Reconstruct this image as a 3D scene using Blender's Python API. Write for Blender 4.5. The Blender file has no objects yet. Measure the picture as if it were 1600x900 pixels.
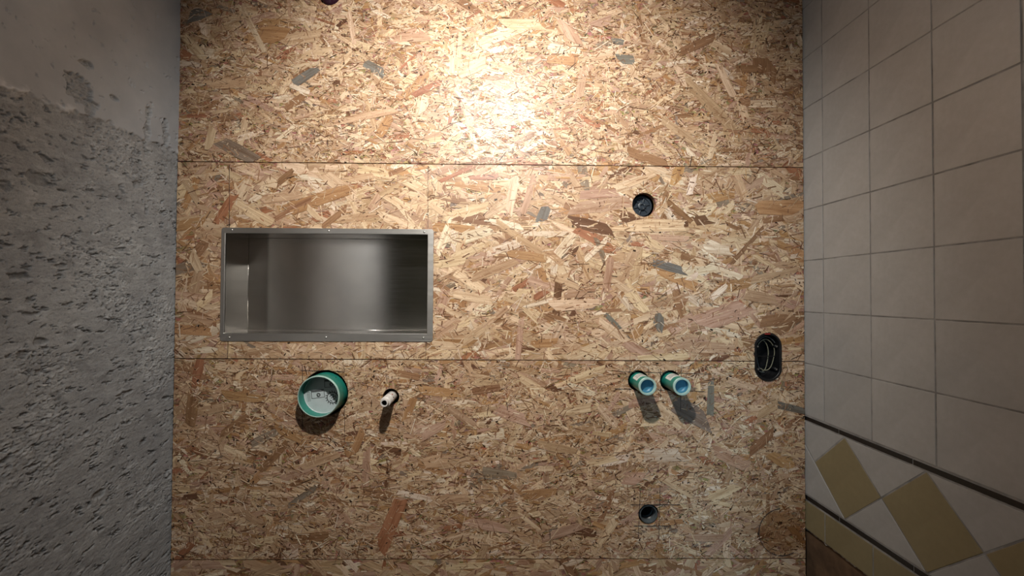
import bpy, bmesh, math, random
import numpy as np
from mathutils import Vector, Matrix

random.seed(11)
SC = bpy.context.scene
COL = SC.collection
PI = math.pi

# ------------------------------------------------------------------ camera, world, lights, exposure
# metres; x right, y into the board wall (its face is y = 0), z up, 0 = about eye level of the camera
FLOOR_Z, CEIL_Z = -1.45, 0.96
X_LEFT, X_RIGHT, Y_FRONT = -0.937, 0.8875, -1.95

cam_d = bpy.data.cameras.new('camera')
cam_d.sensor_width = 36.0
cam_d.lens = 655.2 / 1600 * 36.0
cam_d.clip_start = 0.02
cam = bpy.data.objects.new('camera', cam_d)
COL.objects.link(cam)
fw = Vector((0.02106, 0.99966, 0.01531)); rt = Vector((0.99976, -0.02114, 0.00488)); up = Vector((-0.00520, -0.01521, 0.99987))
cam.matrix_world = Matrix(((rt.x, up.x, -fw.x, 0), (rt.y, up.y, -fw.y, -1.2158), (rt.z, up.z, -fw.z, -0.0101), (0, 0, 0, 1)))
SC.camera = cam

world = bpy.data.worlds.new('world')
SC.world = world
world.use_nodes = True
world.node_tree.nodes['Background'].inputs[0].default_value = (0.5, 0.6, 0.8, 1)
world.node_tree.nodes['Background'].inputs[1].default_value = 0.005

LAMP = Vector((-0.035, -0.925, 0.875))
def add_spot(name, loc, target, energy, color, angle, blend, radius):
    d = bpy.data.lights.new(name, 'SPOT')
    d.energy = energy; d.color = color; d.spot_size = math.radians(angle); d.spot_blend = blend; d.shadow_soft_size = radius
    o = bpy.data.objects.new(name, d); COL.objects.link(o)
    o.location = loc
    o.rotation_euler = (Vector(target) - Vector(loc)).to_track_quat('-Z', 'Y').to_euler()
    return o
# the ceiling spotlight, tilted to the boards
add_spot('ceiling_spot_light', LAMP, (-0.03, 0.0, 0.28), 99, (1.0, 0.95, 0.87), 105, 1.0, 0.028)
corner_fill = bpy.data.lights.new('added_corner_fill', 'POINT')          # added weak point light that lifts the dim upper corners
corner_fill.energy = 3.0; corner_fill.color = (1.0, 0.96, 0.90); corner_fill.shadow_soft_size = 0.028
corner_fill_o = bpy.data.objects.new('added_corner_fill', corner_fill); COL.objects.link(corner_fill_o); corner_fill_o.location = LAMP
# a second ceiling spotlight behind the camera, washing the rear of the left wall
LAMP_B = Vector((-0.25, -1.60, 0.885))
add_spot('rear_spot_light', LAMP_B, (-0.937, -1.30, 0.05), 42, (1.0, 0.95, 0.88), 76, 1.0, 0.022)
# daylight-coloured lamp in the hall behind the camera, shining through the doorway
hall = bpy.data.lights.new('hall_light', 'AREA')
hall.energy = 48; hall.color = (0.50, 0.78, 1.0); hall.size = 0.30; hall.shape = 'DISK'
hall_o = bpy.data.objects.new('hall_light', hall); COL.objects.link(hall_o)
hall_o.location = (-0.60, -3.5, 0.63)
hall_o.rotation_euler = (Vector((0.57, 0, -0.4)) - Vector((-0.6, -3.5, 0.63))).to_track_quat('-Z', 'Y').to_euler()

SC.view_settings.view_transform = 'Standard'
SC.view_settings.look = 'None'
SC.view_settings.exposure = 0.0
SC.view_settings.gamma = 1.0
SC.view_settings.use_curve_mapping = False

# ------------------------------------------------------------------ helpers
def link(name, mesh, mat=None, parent=None, smooth=False):
    o = bpy.data.objects.new(name, mesh)
    COL.objects.link(o)
    if mat and not mesh.materials: mesh.materials.append(mat)
    if parent: o.parent = parent
    if smooth:
        for p in mesh.polygons: p.use_smooth = True
    return o

def bm_obj(name, bm, mat, parent=None, smooth=False):
    bmesh.ops.recalc_face_normals(bm, faces=bm.faces[:])
    me = bpy.data.meshes.new(name)
    bm.to_mesh(me); bm.free()
    return link(name, me, mat, parent, smooth)

def box_bm(x0, x1, y0, y1, z0, z1, bevel=0):
    bm = bmesh.new()
    vs = [bm.verts.new(p) for p in ((x0,y0,z0),(x1,y0,z0),(x1,y1,z0),(x0,y1,z0),(x0,y0,z1),(x1,y0,z1),(x1,y1,z1),(x0,y1,z1))]
    for f in ((0,3,2,1),(4,5,6,7),(0,1,5,4),(1,2,6,5),(2,3,7,6),(3,0,4,7)): bm.faces.new([vs[i] for i in f])
    if bevel: bmesh.ops.bevel(bm, geom=bm.edges[:], offset=bevel, segments=2, affect='EDGES', profile=0.5)
    return bm

def box(name, x0, x1, y0, y1, z0, z1, mat, parent=None, bevel=0):
    return bm_obj(name, box_bm(x0, x1, y0, y1, z0, z1, bevel), mat, parent)

def empty(name, loc, label=None, cat=None, group=None):
    o = bpy.data.objects.new(name, None); COL.objects.link(o); o.location = loc
    o.empty_display_size = 0.05
    if label: o['label'] = label
    if cat: o['category'] = cat
    if group: o['group'] = group
    return o

def lathe(name, profile, mat, parent=None, seg=48, smooth=True, loc=(0,0,0), sharp=35):
    """profile: list of (radius, y) round the y axis; one continuous surface"""
    bm = bmesh.new(); rings = []
    for r, y in profile:
        if r < 1e-6: rings.append([bm.verts.new((loc[0], loc[1] + y, loc[2]))])
        else: rings.append([bm.verts.new((loc[0] + r*math.cos(2*PI*k/seg), loc[1] + y, loc[2] + r*math.sin(2*PI*k/seg))) for k in range(seg)])
    for a, b in zip(rings[:-1], rings[1:]):
        for k in range(seg):
            q = [a[k % len(a)], a[(k+1) % len(a)], b[(k+1) % len(b)], b[k % len(b)]]
            u = []
            for v in q:
                if v not in u: u.append(v)
            if len(u) > 2: bm.faces.new(u)
    o = bm_obj(name, bm, mat, parent, smooth)
    if smooth:
        m = o.data
        m.set_sharp_from_angle(angle=math.radians(sharp))
    return o

def tube(name, pts, r, mat, parent=None, seg=8):
    bm = bmesh.new(); rings = []
    pts = [Vector(p) for p in pts]
    for i, p in enumerate(pts):
        t = (pts[min(i+1, len(pts)-1)] - pts[max(i-1, 0)]).normalized()
        a = t.cross(Vector((0.31, 0.9, 0.2))).normalized(); b = t.cross(a)
        rings.append([bm.verts.new(p + r*(a*math.cos(2*PI*k/seg) + b*math.sin(2*PI*k/seg))) for k in range(seg)])
    for A, B in zip(rings[:-1], rings[1:]):
        for k in range(seg): bm.faces.new([A[k], A[(k+1) % seg], B[(k+1) % seg], B[k]])
    bm.faces.new(rings[0]); bm.faces.new(rings[-1])
    return bm_obj(name, bm, mat, parent, True)

class NT:
    """tiny node helper"""
    def __init__(self, name):
        self.m = bpy.data.materials.new(name); self.m.use_nodes = True
        self.t = self.m.node_tree; self.b = self.t.nodes['Principled BSDF']
    def n(self, kind, **kw):
        nd = self.t.nodes.new(kind)
        for k, v in kw.items():
            if k.startswith('i_'): nd.inputs[int(k[2:]) if k[2:].isdigit() else k[2:].replace('_', ' ')].default_value = v
            else: setattr(nd, k, v)
        return nd
    def l(self, a, b): self.t.links.new(a, b)
    def ramp(self, fac, stops, interp='LINEAR'):
        r = self.n('ShaderNodeValToRGB'); r.color_ramp.interpolation = interp
        e = r.color_ramp.elements
        while len(e) < len(stops): e.new(0.5)
        for el, (p, c) in zip(e, stops): el.position = p; el.color = (*c, 1) if len(c) == 3 else c
        self.l(fac, r.inputs[0]); return r.outputs[0]
    def noise(self, vec, scale, detail=4, rough=0.55, dist=0):
        nd = self.n('ShaderNodeTexNoise'); nd.inputs['Scale'].default_value = scale; nd.inputs['Detail'].default_value = detail
        nd.inputs['Roughness'].default_value = rough; nd.inputs['Distortion'].default_value = dist
        if vec is not None: self.l(vec, nd.inputs['Vector'])
        return nd.outputs['Fac']
    def mix(self, fac, a, b, blend='MIX'):
        nd = self.n('ShaderNodeMix', data_type='RGBA', blend_type=blend)
        for s, v in ((nd.inputs[0], fac), (nd.inputs[6], a), (nd.inputs[7], b)):
            if isinstance(v, (int, float)): s.default_value = v
            elif isinstance(v, tuple): s.default_value = (*v, 1)
            else: self.l(v, s)
        return nd.outputs[2]
    def mapping(self, vec, scale):
        nd = self.n('ShaderNodeMapping'); nd.inputs['Scale'].default_value = scale; self.l(vec, nd.inputs[0]); return nd.outputs[0]
    def bump(self, h, strength=0.3, dist=0.001):
        nd = self.n('ShaderNodeBump'); nd.inputs['Strength'].default_value = strength; nd.inputs['Distance'].default_value = dist
        self.l(h, nd.inputs['Height']); self.l(nd.outputs[0], self.b.inputs['Normal'])
    def set(self, **kw):
        for k, v in kw.items(): self.b.inputs[k.replace('_', ' ')].default_value = (*v, 1) if isinstance(v, tuple) else v
    def coord(self): return self.n('ShaderNodeTexCoord').outputs['Object']

def plain(name, color, rough=0.5, metal=0.0, var=0.12, scale=60):
    t = NT(name); c = t.coord()
    f = t.noise(c, scale, 5)
    lo = tuple(v*(1-var) for v in color); hi = tuple(min(1, v*(1+var)) for v in color)
    t.l(t.ramp(f, [(0.3, lo), (0.7, hi)]), t.b.inputs['Base Color'])
    t.set(Roughness=rough, Metallic=metal)
    return t.m

# ------------------------------------------------------------------ materials
def m_strand():
    t = NT('pressed_wood_strand')
    tone = t.n('ShaderNodeAttribute', attribute_name='tone').outputs['Color']
    gr = t.n('ShaderNodeAttribute', attribute_name='grain').outputs['Vector']
    fine = t.noise(t.mapping(gr, (18, 420, 1)), 1.0, 4, 0.6, 0.4)      # grain runs along the strand
    broad = t.noise(t.mapping(gr, (8, 90, 1)), 1.0, 3, 0.5, 0.6)
    a = t.ramp(fine, [(0.28, (0.66, 0.53, 0.44)), (0.5, (0.96, 0.95, 0.94)), (0.72, (1.16, 1.16, 1.15))])
    b = t.ramp(broad, [(0.3, (0.76, 0.67, 0.60)), (0.6, (1.08, 1.08, 1.08))])
    c = t.mix(1.0, t.mix(1.0, tone, a, 'MULTIPLY'), b, 'MULTIPLY')
    speck = t.noise(t.coord(), 260, 2, 0.6)
    s = t.ramp(speck, [(0.27, (0.45, 0.36, 0.30)), (0.36, (1, 1, 1))])
    c = t.mix(0.85, c, s, 'MULTIPLY')
    t.l(c, t.b.inputs['Base Color'])
    t.l(t.ramp(fine, [(0.3, (0.46,)*3), (0.7, (0.36,)*3)]), t.b.inputs['Roughness'])
    t.b.inputs['Specular IOR Level'].default_value = 0.38
    t.bump(fine, 0.35, 0.0006)
    return t.m

def m_board():
    t = NT('board_core'); c = t.coord()
    v = t.n('ShaderNodeTexVoronoi'); v.inputs['Scale'].default_value = 75
    t.l(t.mapping(c, (1, 1, 2.2)), v.inputs['Vector'])
    f = t.noise(c, 120, 6, 0.7)
    base = t.ramp(f, [(0.3, (0.14, 0.07, 0.035)), (0.55, (0.34, 0.20, 0.11)), (0.75, (0.5, 0.34, 0.2))])
    t.l(t.mix(0.35, base, v.outputs['Color'], 'SOFT_LIGHT'), t.b.inputs['Base Color'])
    t.set(Roughness=0.6); t.bump(f, 0.6, 0.002)
    return t.m

def m_concrete():
    t = NT('scraped_concrete'); c = t.coord()
    tone = t.n('ShaderNodeAttribute', attribute_name='tone').outputs['Color']
    rg = t.n('ShaderNodeAttribute', attribute_name='rough').outputs['Fac']
    big = t.noise(c, 5, 5, 0.6)
    mid = t.noise(c, 60, 6, 0.72)
    fine = t.noise(c, 420, 5, 0.75)
    a = t.ramp(big, [(0.3, (0.82, 0.82, 0.83)), (0.7, (1.14, 1.13, 1.11))])
    b = t.ramp(mid, [(0.26, (0.72, 0.71, 0.70)), (0.40, (0.98,)*3), (0.70, (1.12,)*3)])
    d = t.ramp(fine, [(0.30, (0.74,)*3), (0.45, (1.0,)*3), (0.72, (1.16,)*3)])
    bd = t.mix(rg, (1.0, 1.0, 1.0), t.mix(1, b, d, 'MULTIPLY'))
    t.l(t.mix(1, t.mix(1, tone, a, 'MULTIPLY'), bd, 'MULTIPLY'), t.b.inputs['Base Color']); t.set(Roughness=0.85)
    t.b.inputs['Specular IOR Level'].default_value = 0.25
    hh = t.n('ShaderNodeMath', operation='ADD'); t.l(mid, hh.inputs[0]); t.l(fine, hh.inputs[1])
    hm = t.n('ShaderNodeMath', operation='MULTIPLY'); t.l(hh.outputs[0], hm.inputs[0]); t.l(t.ramp(rg, [(0, (0.18,)*3), (1, (1,)*3)]), hm.inputs[1])
    t.bump(hm.outputs[0], 0.55, 0.0022)
    return t.m

def m_tile(name, col, rough=0.28):
    t = NT(name); c = t.coord()
    info = t.n('ShaderNodeObjectInfo').outputs['Random']
    f = t.noise(c, 9, 4, 0.6); g = t.noise(c, 70, 5, 0.7)
    a = t.ramp(f, [(0.3, tuple(v*0.93 for v in col)), (0.7, tuple(min(1, v*1.05) for v in col))])
    b = t.ramp(g, [(0.3, (0.95, 0.94, 0.93)), (0.65, (1.02, 1.02, 1.02))])
    k = t.ramp(info, [(0, (0.95, 0.95, 0.95)), (1, (1.03, 1.02, 1.01))])
    t.l(t.mix(1, t.mix(1, a, b, 'MULTIPLY'), k, 'MULTIPLY'), t.b.inputs['Base Color'])
    t.set(Roughness=rough); t.bump(f, 0.12, 0.004)
    return t.m

def m_steel(name='brushed_stainless', lo=0.15, hi=0.20, aniso=0.82):
    t = NT(name); c = t.coord()
    f = t.noise(t.mapping(c, (7, 7, 500)), 1.0, 3, 0.6)
    g = t.noise(c, 11, 4, 0.6)
    t.l(t.ramp(g, [(0.3, (0.61, 0.595, 0.57)), (0.7, (0.69, 0.67, 0.64))]), t.b.inputs['Base Color'])
    t.l(t.ramp(f, [(0.3, (lo,)*3), (0.7, (hi,)*3)]), t.b.inputs['Roughness'])
    t.set(Metallic=1.0, Anisotropic=aniso, Anisotropic_Rotation=0.25)
    tg = t.n('ShaderNodeTangent', direction_type='RADIAL', axis='Z'); t.l(tg.outputs[0], t.b.inputs['Tangent'])
    return t.m

M = dict(strand=m_strand(), board=m_board(), concrete=m_concrete(), steel=m_steel(), flange=m_steel('dull_stainless', 0.34, 0.42, 0.4),
    tile=m_tile('cream_glaze', (0.42, 0.42, 0.42)), yellow=m_tile('ochre_glaze', (0.28, 0.235, 0.135)),
    liner=plain('black_glaze', (0.012, 0.012, 0.013), 0.25), grout=plain('grout', (0.27, 0.265, 0.26), 0.9, var=0.35, scale=30),
    brown=plain('bare_brown_render', (0.13, 0.075, 0.04), 0.9, var=0.4, scale=25), glue=plain('tile_adhesive', (0.42, 0.38, 0.33), 0.9, var=0.35),
    plaster=plain('hall_plaster', (0.30, 0.30, 0.30), 0.9), olive=plain('dark_olive_paint', (0.055, 0.06, 0.035), 0.7),
    ceiling=plain('ceiling_plaster', (0.28, 0.28, 0.28), 0.9), floor=plain('screed', (0.06, 0.058, 0.056), 0.9, var=0.3, scale=20),
    cavity=plain('cavity_masonry', (0.05, 0.045, 0.04), 0.95), pencil=plain('pencil_graphite', (0.05, 0.035, 0.03), 0.7),
    teal=plain('teal_plastic', (0.015, 0.21, 0.165), 0.35), pale_teal=plain('pale_teal_rim', (0.36, 0.52, 0.47), 0.4),
    cap=plain('pale_grey_cap', (0.50, 0.56, 0.58), 0.5, var=0.05), ink=plain('black_ink', (0.03, 0.03, 0.032), 0.6),
    blue=plain('blue_cap', (0.05, 0.19, 0.29), 0.4), white=plain('white_plastic', (0.62, 0.60, 0.57), 0.4, var=0.1, scale=200),
    paper=plain('white_sticker', (0.62, 0.62, 0.58), 0.6), black=plain('black_plastic', (0.006, 0.006, 0.007), 0.4),
    rubber=plain('blue_black_rubber', (0.018, 0.026, 0.036), 0.42), greyp=plain('dark_grey_pipe', (0.075, 0.085, 0.088), 0.45),
    plum=plain('plum_cap', (0.035, 0.012, 0.022), 0.15), wire=plain('grey_wire', (0.20, 0.19, 0.13), 0.5), screw=plain('zinc_screw', (0.6, 0.6, 0.58), 0.3, 1.0),
    lampw=plain('lamp_white', (0.7, 0.7, 0.68), 0.4), red=plain('red_mark', (0.3, 0.02, 0.015), 0.5))
em = NT('lamp_lens'); em.b.inputs['Emission Color'].default_value = (1, 0.9, 0.76, 1); em.b.inputs['Emission Strength'].default_value = 4; M['lens'] = em.m

# ------------------------------------------------------------------ measured lists (x, z on the board wall, metres)
# large strands: centre x, z, length, width, slant in degrees, colour of the wood
HERO = [
    (-0.574,0.618,0.074,0.026,35.0,'g'), (-0.377,0.644,0.056,0.0278,-30.0,'g'), (-0.225,0.586,0.093,0.0186,28.0,'r'), (-0.681,0.736,0.085,0.052,-5.0,'o'), (-0.443,0.759,0.096,0.0167,-80.0,'p'),
    (-0.15,0.689,0.108,0.0167,88.0,'p'), (-0.131,0.695,0.108,0.0148,86.0,'p'), (-0.09,0.652,0.084,0.0371,25.0,'p'), (-0.006,0.748,0.139,0.0334,20.0,'p'), (-0.157,0.495,0.026,0.0111,80.0,'r'),
    (-0.403,0.503,0.176,0.0223,12.0,'t'), (0.42,0.392,0.115,0.0297,-18.0,'b'), (0.654,0.624,0.104,0.0223,-65.0,'p'), (0.608,0.55,0.204,0.0334,-45.0,'t'), (0.227,0.614,0.108,0.026,80.0,'k'),
    (0.191,0.761,0.078,0.0371,-60.0,'k'), (0.333,0.735,0.037,0.0186,-10.0,'g'), (0.356,0.682,0.045,0.0278,-5.0,'g'), (0.614,0.426,0.074,0.0167,75.0,'p'), (0.05,0.781,0.115,0.0334,0.0,'p'),
    (0.57,0.73,0.111,0.026,25.0,'b'), (-0.894,0.697,0.093,0.026,-50.0,'p'), (-0.917,0.674,0.037,0.0278,-30.0,'r'), (-0.727,0.754,0.148,0.0167,-62.0,'p'), (-0.886,0.792,0.048,0.0371,20.0,'g'),
    (-0.764,0.398,0.115,0.0408,-28.0,'h'), (-0.798,0.594,0.111,0.0334,5.0,'t'), (0.714,0.66,0.063,0.0223,0.0,'b'), (0.172,0.676,0.085,0.026,-5.0,'o'), (-0.276,0.734,0.111,0.0223,3.0,'k'),
    (-0.348,0.47,0.074,0.026,60.0,'o'), (-0.238,0.537,0.056,0.0334,80.0,'p'), (-0.59,0.728,0.111,0.0334,10.0,'t'), (-0.841,0.436,0.063,0.0223,80.0,'p'), (0.513,0.472,0.111,0.026,-35.0,'t'),
    (0.286,0.791,0.056,0.026,20.0,'k'), (0.771,0.657,0.041,0.0742,90.0,'b'), (-0.475,0.302,0.108,0.0371,-37.0,'p'), (-0.63,0.322,0.056,0.0186,40.0,'b'), (-0.796,0.23,0.096,0.026,60.0,'r'),
    (-0.72,0.22,0.122,0.0334,-28.0,'p'), (-0.533,0.26,0.186,0.0371,20.0,'o'), (-0.605,0.232,0.121,0.0167,30.0,'b'), (-0.485,0.209,0.085,0.0186,38.0,'b'), (-0.547,0.221,0.052,0.0186,-45.0,'p'),
    (-0.298,0.251,0.093,0.026,-28.0,'p'), (-0.277,0.211,0.093,0.0111,-50.0,'p'), (-0.202,0.245,0.093,0.0186,-38.0,'p'), (-0.371,0.254,0.046,0.0223,60.0,'k'), (-0.878,0.077,0.063,0.026,-65.0,'p'),
    (-0.638,0.266,0.111,0.026,8.0,'t'), (-0.42,0.324,0.093,0.0186,10.0,'t'), (0.024,0.279,0.102,0.0278,80.0,'p'), (0.073,0.279,0.111,0.0204,72.0,'k'), (0.249,0.193,0.121,0.0371,-12.0,'d'),
    (0.365,0.222,0.033,0.0204,-20.0,'d'), (0.116,0.222,0.041,0.0334,70.0,'g'), (0.482,0.074,0.096,0.026,-15.0,'g'), (0.319,-0.087,0.063,0.0148,-45.0,'g'), (0.454,-0.09,0.041,0.0315,85.0,'g'),
    (0.437,-0.092,0.056,0.0148,35.0,'p'), (0.63,-0.002,0.059,0.0186,40.0,'w'), (0.27,0.122,0.084,0.0167,43.0,'w'), (0.354,0.008,0.084,0.0186,-35.0,'p'), (0.206,-0.039,0.13,0.0334,3.0,'p'),
    (0.305,0.044,0.102,0.0241,80.0,'k'), (0.045,0.154,0.167,0.0223,-35.0,'t'), (0.066,0.102,0.111,0.026,-8.0,'o'), (-0.023,0.062,0.13,0.026,22.0,'t'), (-0.107,0.229,0.13,0.0297,15.0,'p'),
    (0.277,0.285,0.111,0.026,5.0,'k'), (0.431,0.194,0.204,0.0408,0.0,'p'), (0.29,0.253,0.167,0.0408,8.0,'k'), (0.516,0.234,0.093,0.0167,-40.0,'b'), (0.716,0.136,0.148,0.013,48.0,'b'),
    (0.645,-0.067,0.148,0.0594,20.0,'k'), (0.8,-0.081,0.085,0.0334,8.0,'b'), (0.109,-0.01,0.037,0.0186,30.0,'r'), (0.117,-0.152,0.067,0.026,5.0,'o'), (0.047,-0.153,0.148,0.0186,85.0,'k'),
    (-0.044,-0.092,0.139,0.0186,38.0,'t'), (0.102,-0.036,0.084,0.0111,15.0,'w'), (0.63,0.124,0.078,0.0297,-5.0,'w'), (0.817,0.249,0.13,0.0482,0.0,'o'), (-0.06,0.33,0.085,0.0148,3.0,'r'),
    (-0.136,0.339,0.111,0.0111,25.0,'r'), (0.118,0.167,0.13,0.0167,0.0,'w'), (0.399,0.326,0.093,0.0167,25.0,'p'), (0.551,0.312,0.056,0.0186,75.0,'w'), (0.484,0.157,0.111,0.0186,-3.0,'k'),
    (0.797,0.05,0.13,0.0223,12.0,'t'), (0.645,0.059,0.111,0.0223,-18.0,'w'), (-0.085,-0.02,0.111,0.026,-10.0,'p'), (-0.151,0.082,0.093,0.026,12.0,'p'), (-0.076,-0.122,0.085,0.0223,35.0,'t'),
    (0.324,-0.12,0.111,0.026,-35.0,'p'), (0.759,-0.016,0.093,0.0334,-10.0,'t'), (-0.158,-0.159,0.082,0.0223,-5.0,'p'), (0.174,0.028,0.093,0.0186,-20.0,'t'), (0.006,0.194,0.093,0.0186,-10.0,'w'),
    (-0.892,0.279,0.074,0.0186,-60.0,'t'), (-0.868,-0.087,0.085,0.026,-10.0,'t'), (-0.891,0.187,0.074,0.0334,10.0,'o'), (-0.851,-0.033,0.056,0.0223,40.0,'p'), (-0.179,-0.291,0.115,0.026,-5.0,'o'),
    (-0.047,-0.284,0.082,0.0223,8.0,'b'), (-0.275,-0.243,0.078,0.0186,-12.0,'b'), (-0.315,-0.663,0.145,0.0408,68.0,'r'), (-0.65,-0.476,0.104,0.0223,48.0,'b'), (-0.57,-0.589,0.093,0.0167,35.0,'h'),
    (-0.009,-0.526,0.093,0.026,-10.0,'h'), (0.027,-0.357,0.093,0.0334,-20.0,'k'), (-0.759,-0.462,0.067,0.0186,-25.0,'p'), (-0.192,-0.489,0.074,0.0334,10.0,'t'), (-0.882,-0.587,0.041,0.0148,5.0,'d'),
    (-0.389,-0.51,0.111,0.0223,88.0,'k'), (0.102,-0.585,0.093,0.026,5.0,'o'), (0.606,-0.308,0.104,0.0204,88.0,'g'), (0.553,-0.354,0.096,0.0557,-30.0,'h'),  # the wide slanting grey-brown one also has a pipe's shadow in its tone
    (0.486,-0.362,0.085,0.0297,-40.0,'p'), (0.467,-0.473,0.115,0.0371,0.0,'w'), (0.377,-0.541,0.059,0.0371,0.0,'k'), (0.301,-0.698,0.096,0.026,55.0,'p'), (0.662,-0.483,0.115,0.0371,-25.0,'k'),
    (0.839,-0.337,0.085,0.0204,-13.0,'g'), (0.213,-0.343,0.093,0.026,10.0,'p'), (0.157,-0.453,0.111,0.026,-12.0,'t'), (-0.12,-0.361,0.093,0.0223,-35.0,'t'), (-0.193,-0.397,0.074,0.026,30.0,'k'),
    (-0.412,-0.434,0.074,0.0223,70.0,'o'), (-0.52,-0.488,0.111,0.0223,20.0,'t'), (-0.739,-0.306,0.111,0.026,-8.0,'o'), (-0.829,-0.342,0.093,0.026,12.0,'t'), (0.082,-0.269,0.085,0.0223,-30.0,'p'),
    (0.25,-0.241,0.104,0.026,20.0,'p'), (0.288,-0.49,0.082,0.0223,12.0,'p'), (-0.155,-0.598,0.111,0.026,5.0,'t'), (-0.045,-0.672,0.111,0.0297,-10.0,'k'), (-0.554,-0.705,0.111,0.0297,5.0,'b'),
    (-0.77,-0.631,0.111,0.0223,12.0,'t'), (0.643,-0.584,0.093,0.026,25.0,'p'), (0.512,-0.565,0.093,0.026,-30.0,'p'), (0.757,-0.436,0.093,0.026,40.0,'b'), (0.814,-0.492,0.074,0.0334,-30.0,'o'),
    (0.586,-0.713,0.111,0.0223,0.0,'k'), (0.177,-0.692,0.111,0.026,18.0,'k'), (-0.267,-0.342,0.067,0.0223,70.0,'o'), (-0.882,-0.342,0.082,0.0334,85.0,'b'), (-0.866,-0.233,0.082,0.026,80.0,'r'),
    (0.701,-0.269,0.074,0.0223,-20.0,'p'), (0.776,-0.343,0.067,0.026,30.0,'t'), (0.306,-0.361,0.074,0.026,-50.0,'p'),
]
PENCIL = [
    (-0.787,0.3573,-0.7842,0.1749), (-0.783,-0.1473,-0.7841,-0.1965), (-0.2194,0.36,-0.2179,0.1795), (-0.2209,-0.1459,-0.2223,-0.1993),
    (-0.5725,-0.2145,-0.5701,-0.4004), (-0.4543,-0.218,-0.4501,-0.4334), (-0.5759,-0.23,-0.4578,-0.2335), (-0.3243,-0.2691,-0.326,-0.2838),
    (-0.3337,-0.2398,-0.3316,-0.2655), (0.3357,-0.2318,0.6064,-0.239), (0.3246,-0.2819,0.5874,-0.2893), (0.3694,-0.2188,0.3695,-0.2911),
    (0.4238,-0.2187,0.4257,-0.2911), (0.4595,-0.2224,0.4594,-0.3097), (0.5197,-0.2167,0.5176,-0.3468), (0.3995,-0.5739,0.3939,-0.708),
    (0.4574,-0.5612,0.4536,-0.7121), (0.3715,-0.616,0.5154,-0.6168), (0.3809,-0.6767,0.4892,-0.6774), (0.4087,0.3238,0.4087,0.3088),
]

# ------------------------------------------------------------------ the room shell behind the boards and behind the camera
def structure(o): o['kind'] = 'structure'; return o

floor = structure(box('floor', -1.6, 1.2, -4.2, 0.2, FLOOR_Z - 0.1, FLOOR_Z, M['floor']))
ceiling = structure(box('ceiling', -1.6, 1.2, -4.2, 0.2, CEIL_Z, CEIL_Z + 0.1, M['ceiling']))
# wall behind the camera with a doorway whose far part stays dark; the gap beside it lets the hall light in
front = structure(box('wall_front', 0.0, X_RIGHT + 0.1, Y_FRONT - 0.1, Y_FRONT, FLOOR_Z, CEIL_Z, M['plaster']))
box('door_head', X_LEFT - 0.1, 0.0, Y_FRONT - 0.1, Y_FRONT, 0.52, CEIL_Z, M['plaster'], front)
door = structure(box('door_1', -0.93, -0.155, Y_FRONT - 0.06, Y_FRONT - 0.02, FLOOR_Z + 0.01, 0.515, M['olive']))
box('door_panel', -0.85, -0.24, Y_FRONT - 0.024, Y_FRONT - 0.014, FLOOR_Z + 0.2, 0.4, M['olive'], door, 0.004)
lathe('door_knob', [(0, -0.05), (0.02, -0.045), (0.025, -0.03), (0.012, -0.015), (0.012, 0.0)], M['screw'], door, 20, loc=(-0.2, Y_FRONT - 0.02, -0.45))
structure(box('wall_hall', -1.6, 1.2, -4.3, -4.2, FLOOR_Z, CEIL_Z, M['plaster']))
structure(box('wall_hall_side', -1.7, -1.6, -4.2, Y_FRONT - 0.1, FLOOR_Z, CEIL_Z, M['plaster']))

# ------------------------------------------------------------------ board wall
wall_back = structure(box('wall_back', -1.04, 1.0, 0.17, 0.27, FLOOR_Z, CEIL_Z, M['cavity']))

GAP = 0.0013
XA, XB = -0.9335, 0.8845
JOINTS = [(CEIL_Z - 0.004, CEIL_Z - 0.004), (0.3657, 0.3688), (-0.1972, -0.2026), (-0.7640, -0.7750), (FLOOR_Z + 0.004, FLOOR_Z + 0.004)]
PANELS = []
for (a0, a1), (b0, b1) in zip(JOINTS[:-1], JOINTS[1:]):
    PANELS.append([(XA, b0 + GAP), (XB, b1 + GAP), (XB, a1 - GAP), (XA, a0 - GAP)])     # counter-clockwise in x, z

NICHE = (-0.8055, -0.2013, -0.1470, 0.1770)         # outer edge of the flange
CUT = (-0.7985, -0.2085, -0.1400, 0.1700)           # hole in the board
HOLES = [                                            # x, z of the two ends of its axis, radius
    (-0.5076, -0.2946, -0.5076, -0.2946, 0.0655), (-0.3203, -0.3058, -0.3203, -0.3058, 0.0236),
    (0.3942, -0.2592, 0.3942, -0.2592, 0.0302), (0.4880, -0.2591, 0.4880, -0.2591, 0.0302),
    (0.4112, 0.2542, 0.4112, 0.2542, 0.0350), (0.4249, -0.6458, 0.4249, -0.6458, 0.0302),
    (-0.5085, 0.8591, -0.5085, 0.8591, 0.0325), (0.7762, -0.1585, 0.7762, -0.2200, 0.0393)]

def cutter(poly):
    bm = bmesh.new()
    A = [bm.verts.new((x, -0.05, z)) for x, z in poly]; B = [bm.verts.new((x, 0.07, z)) for x, z in poly]
    n = len(poly)
    bm.faces.new(A); bm.faces.new(B[::-1])
    for k in range(n): bm.faces.new([A[k], B[k], B[(k+1) % n], A[(k+1) % n]])
    return bm_obj('cutter', bm, None)

def stadium(h, n=44, grow=0.0):
    x0, z0, x1, z1, r = h; r += grow; out = []
    for k in range(n):
        a = 2*PI*k/n
        c = (x0, z0) if math.sin(a) >= 0 else (x1, z1)
        out.append((c[0] + r*math.cos(a), c[1] + r*math.sin(a)))
    return out

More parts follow.
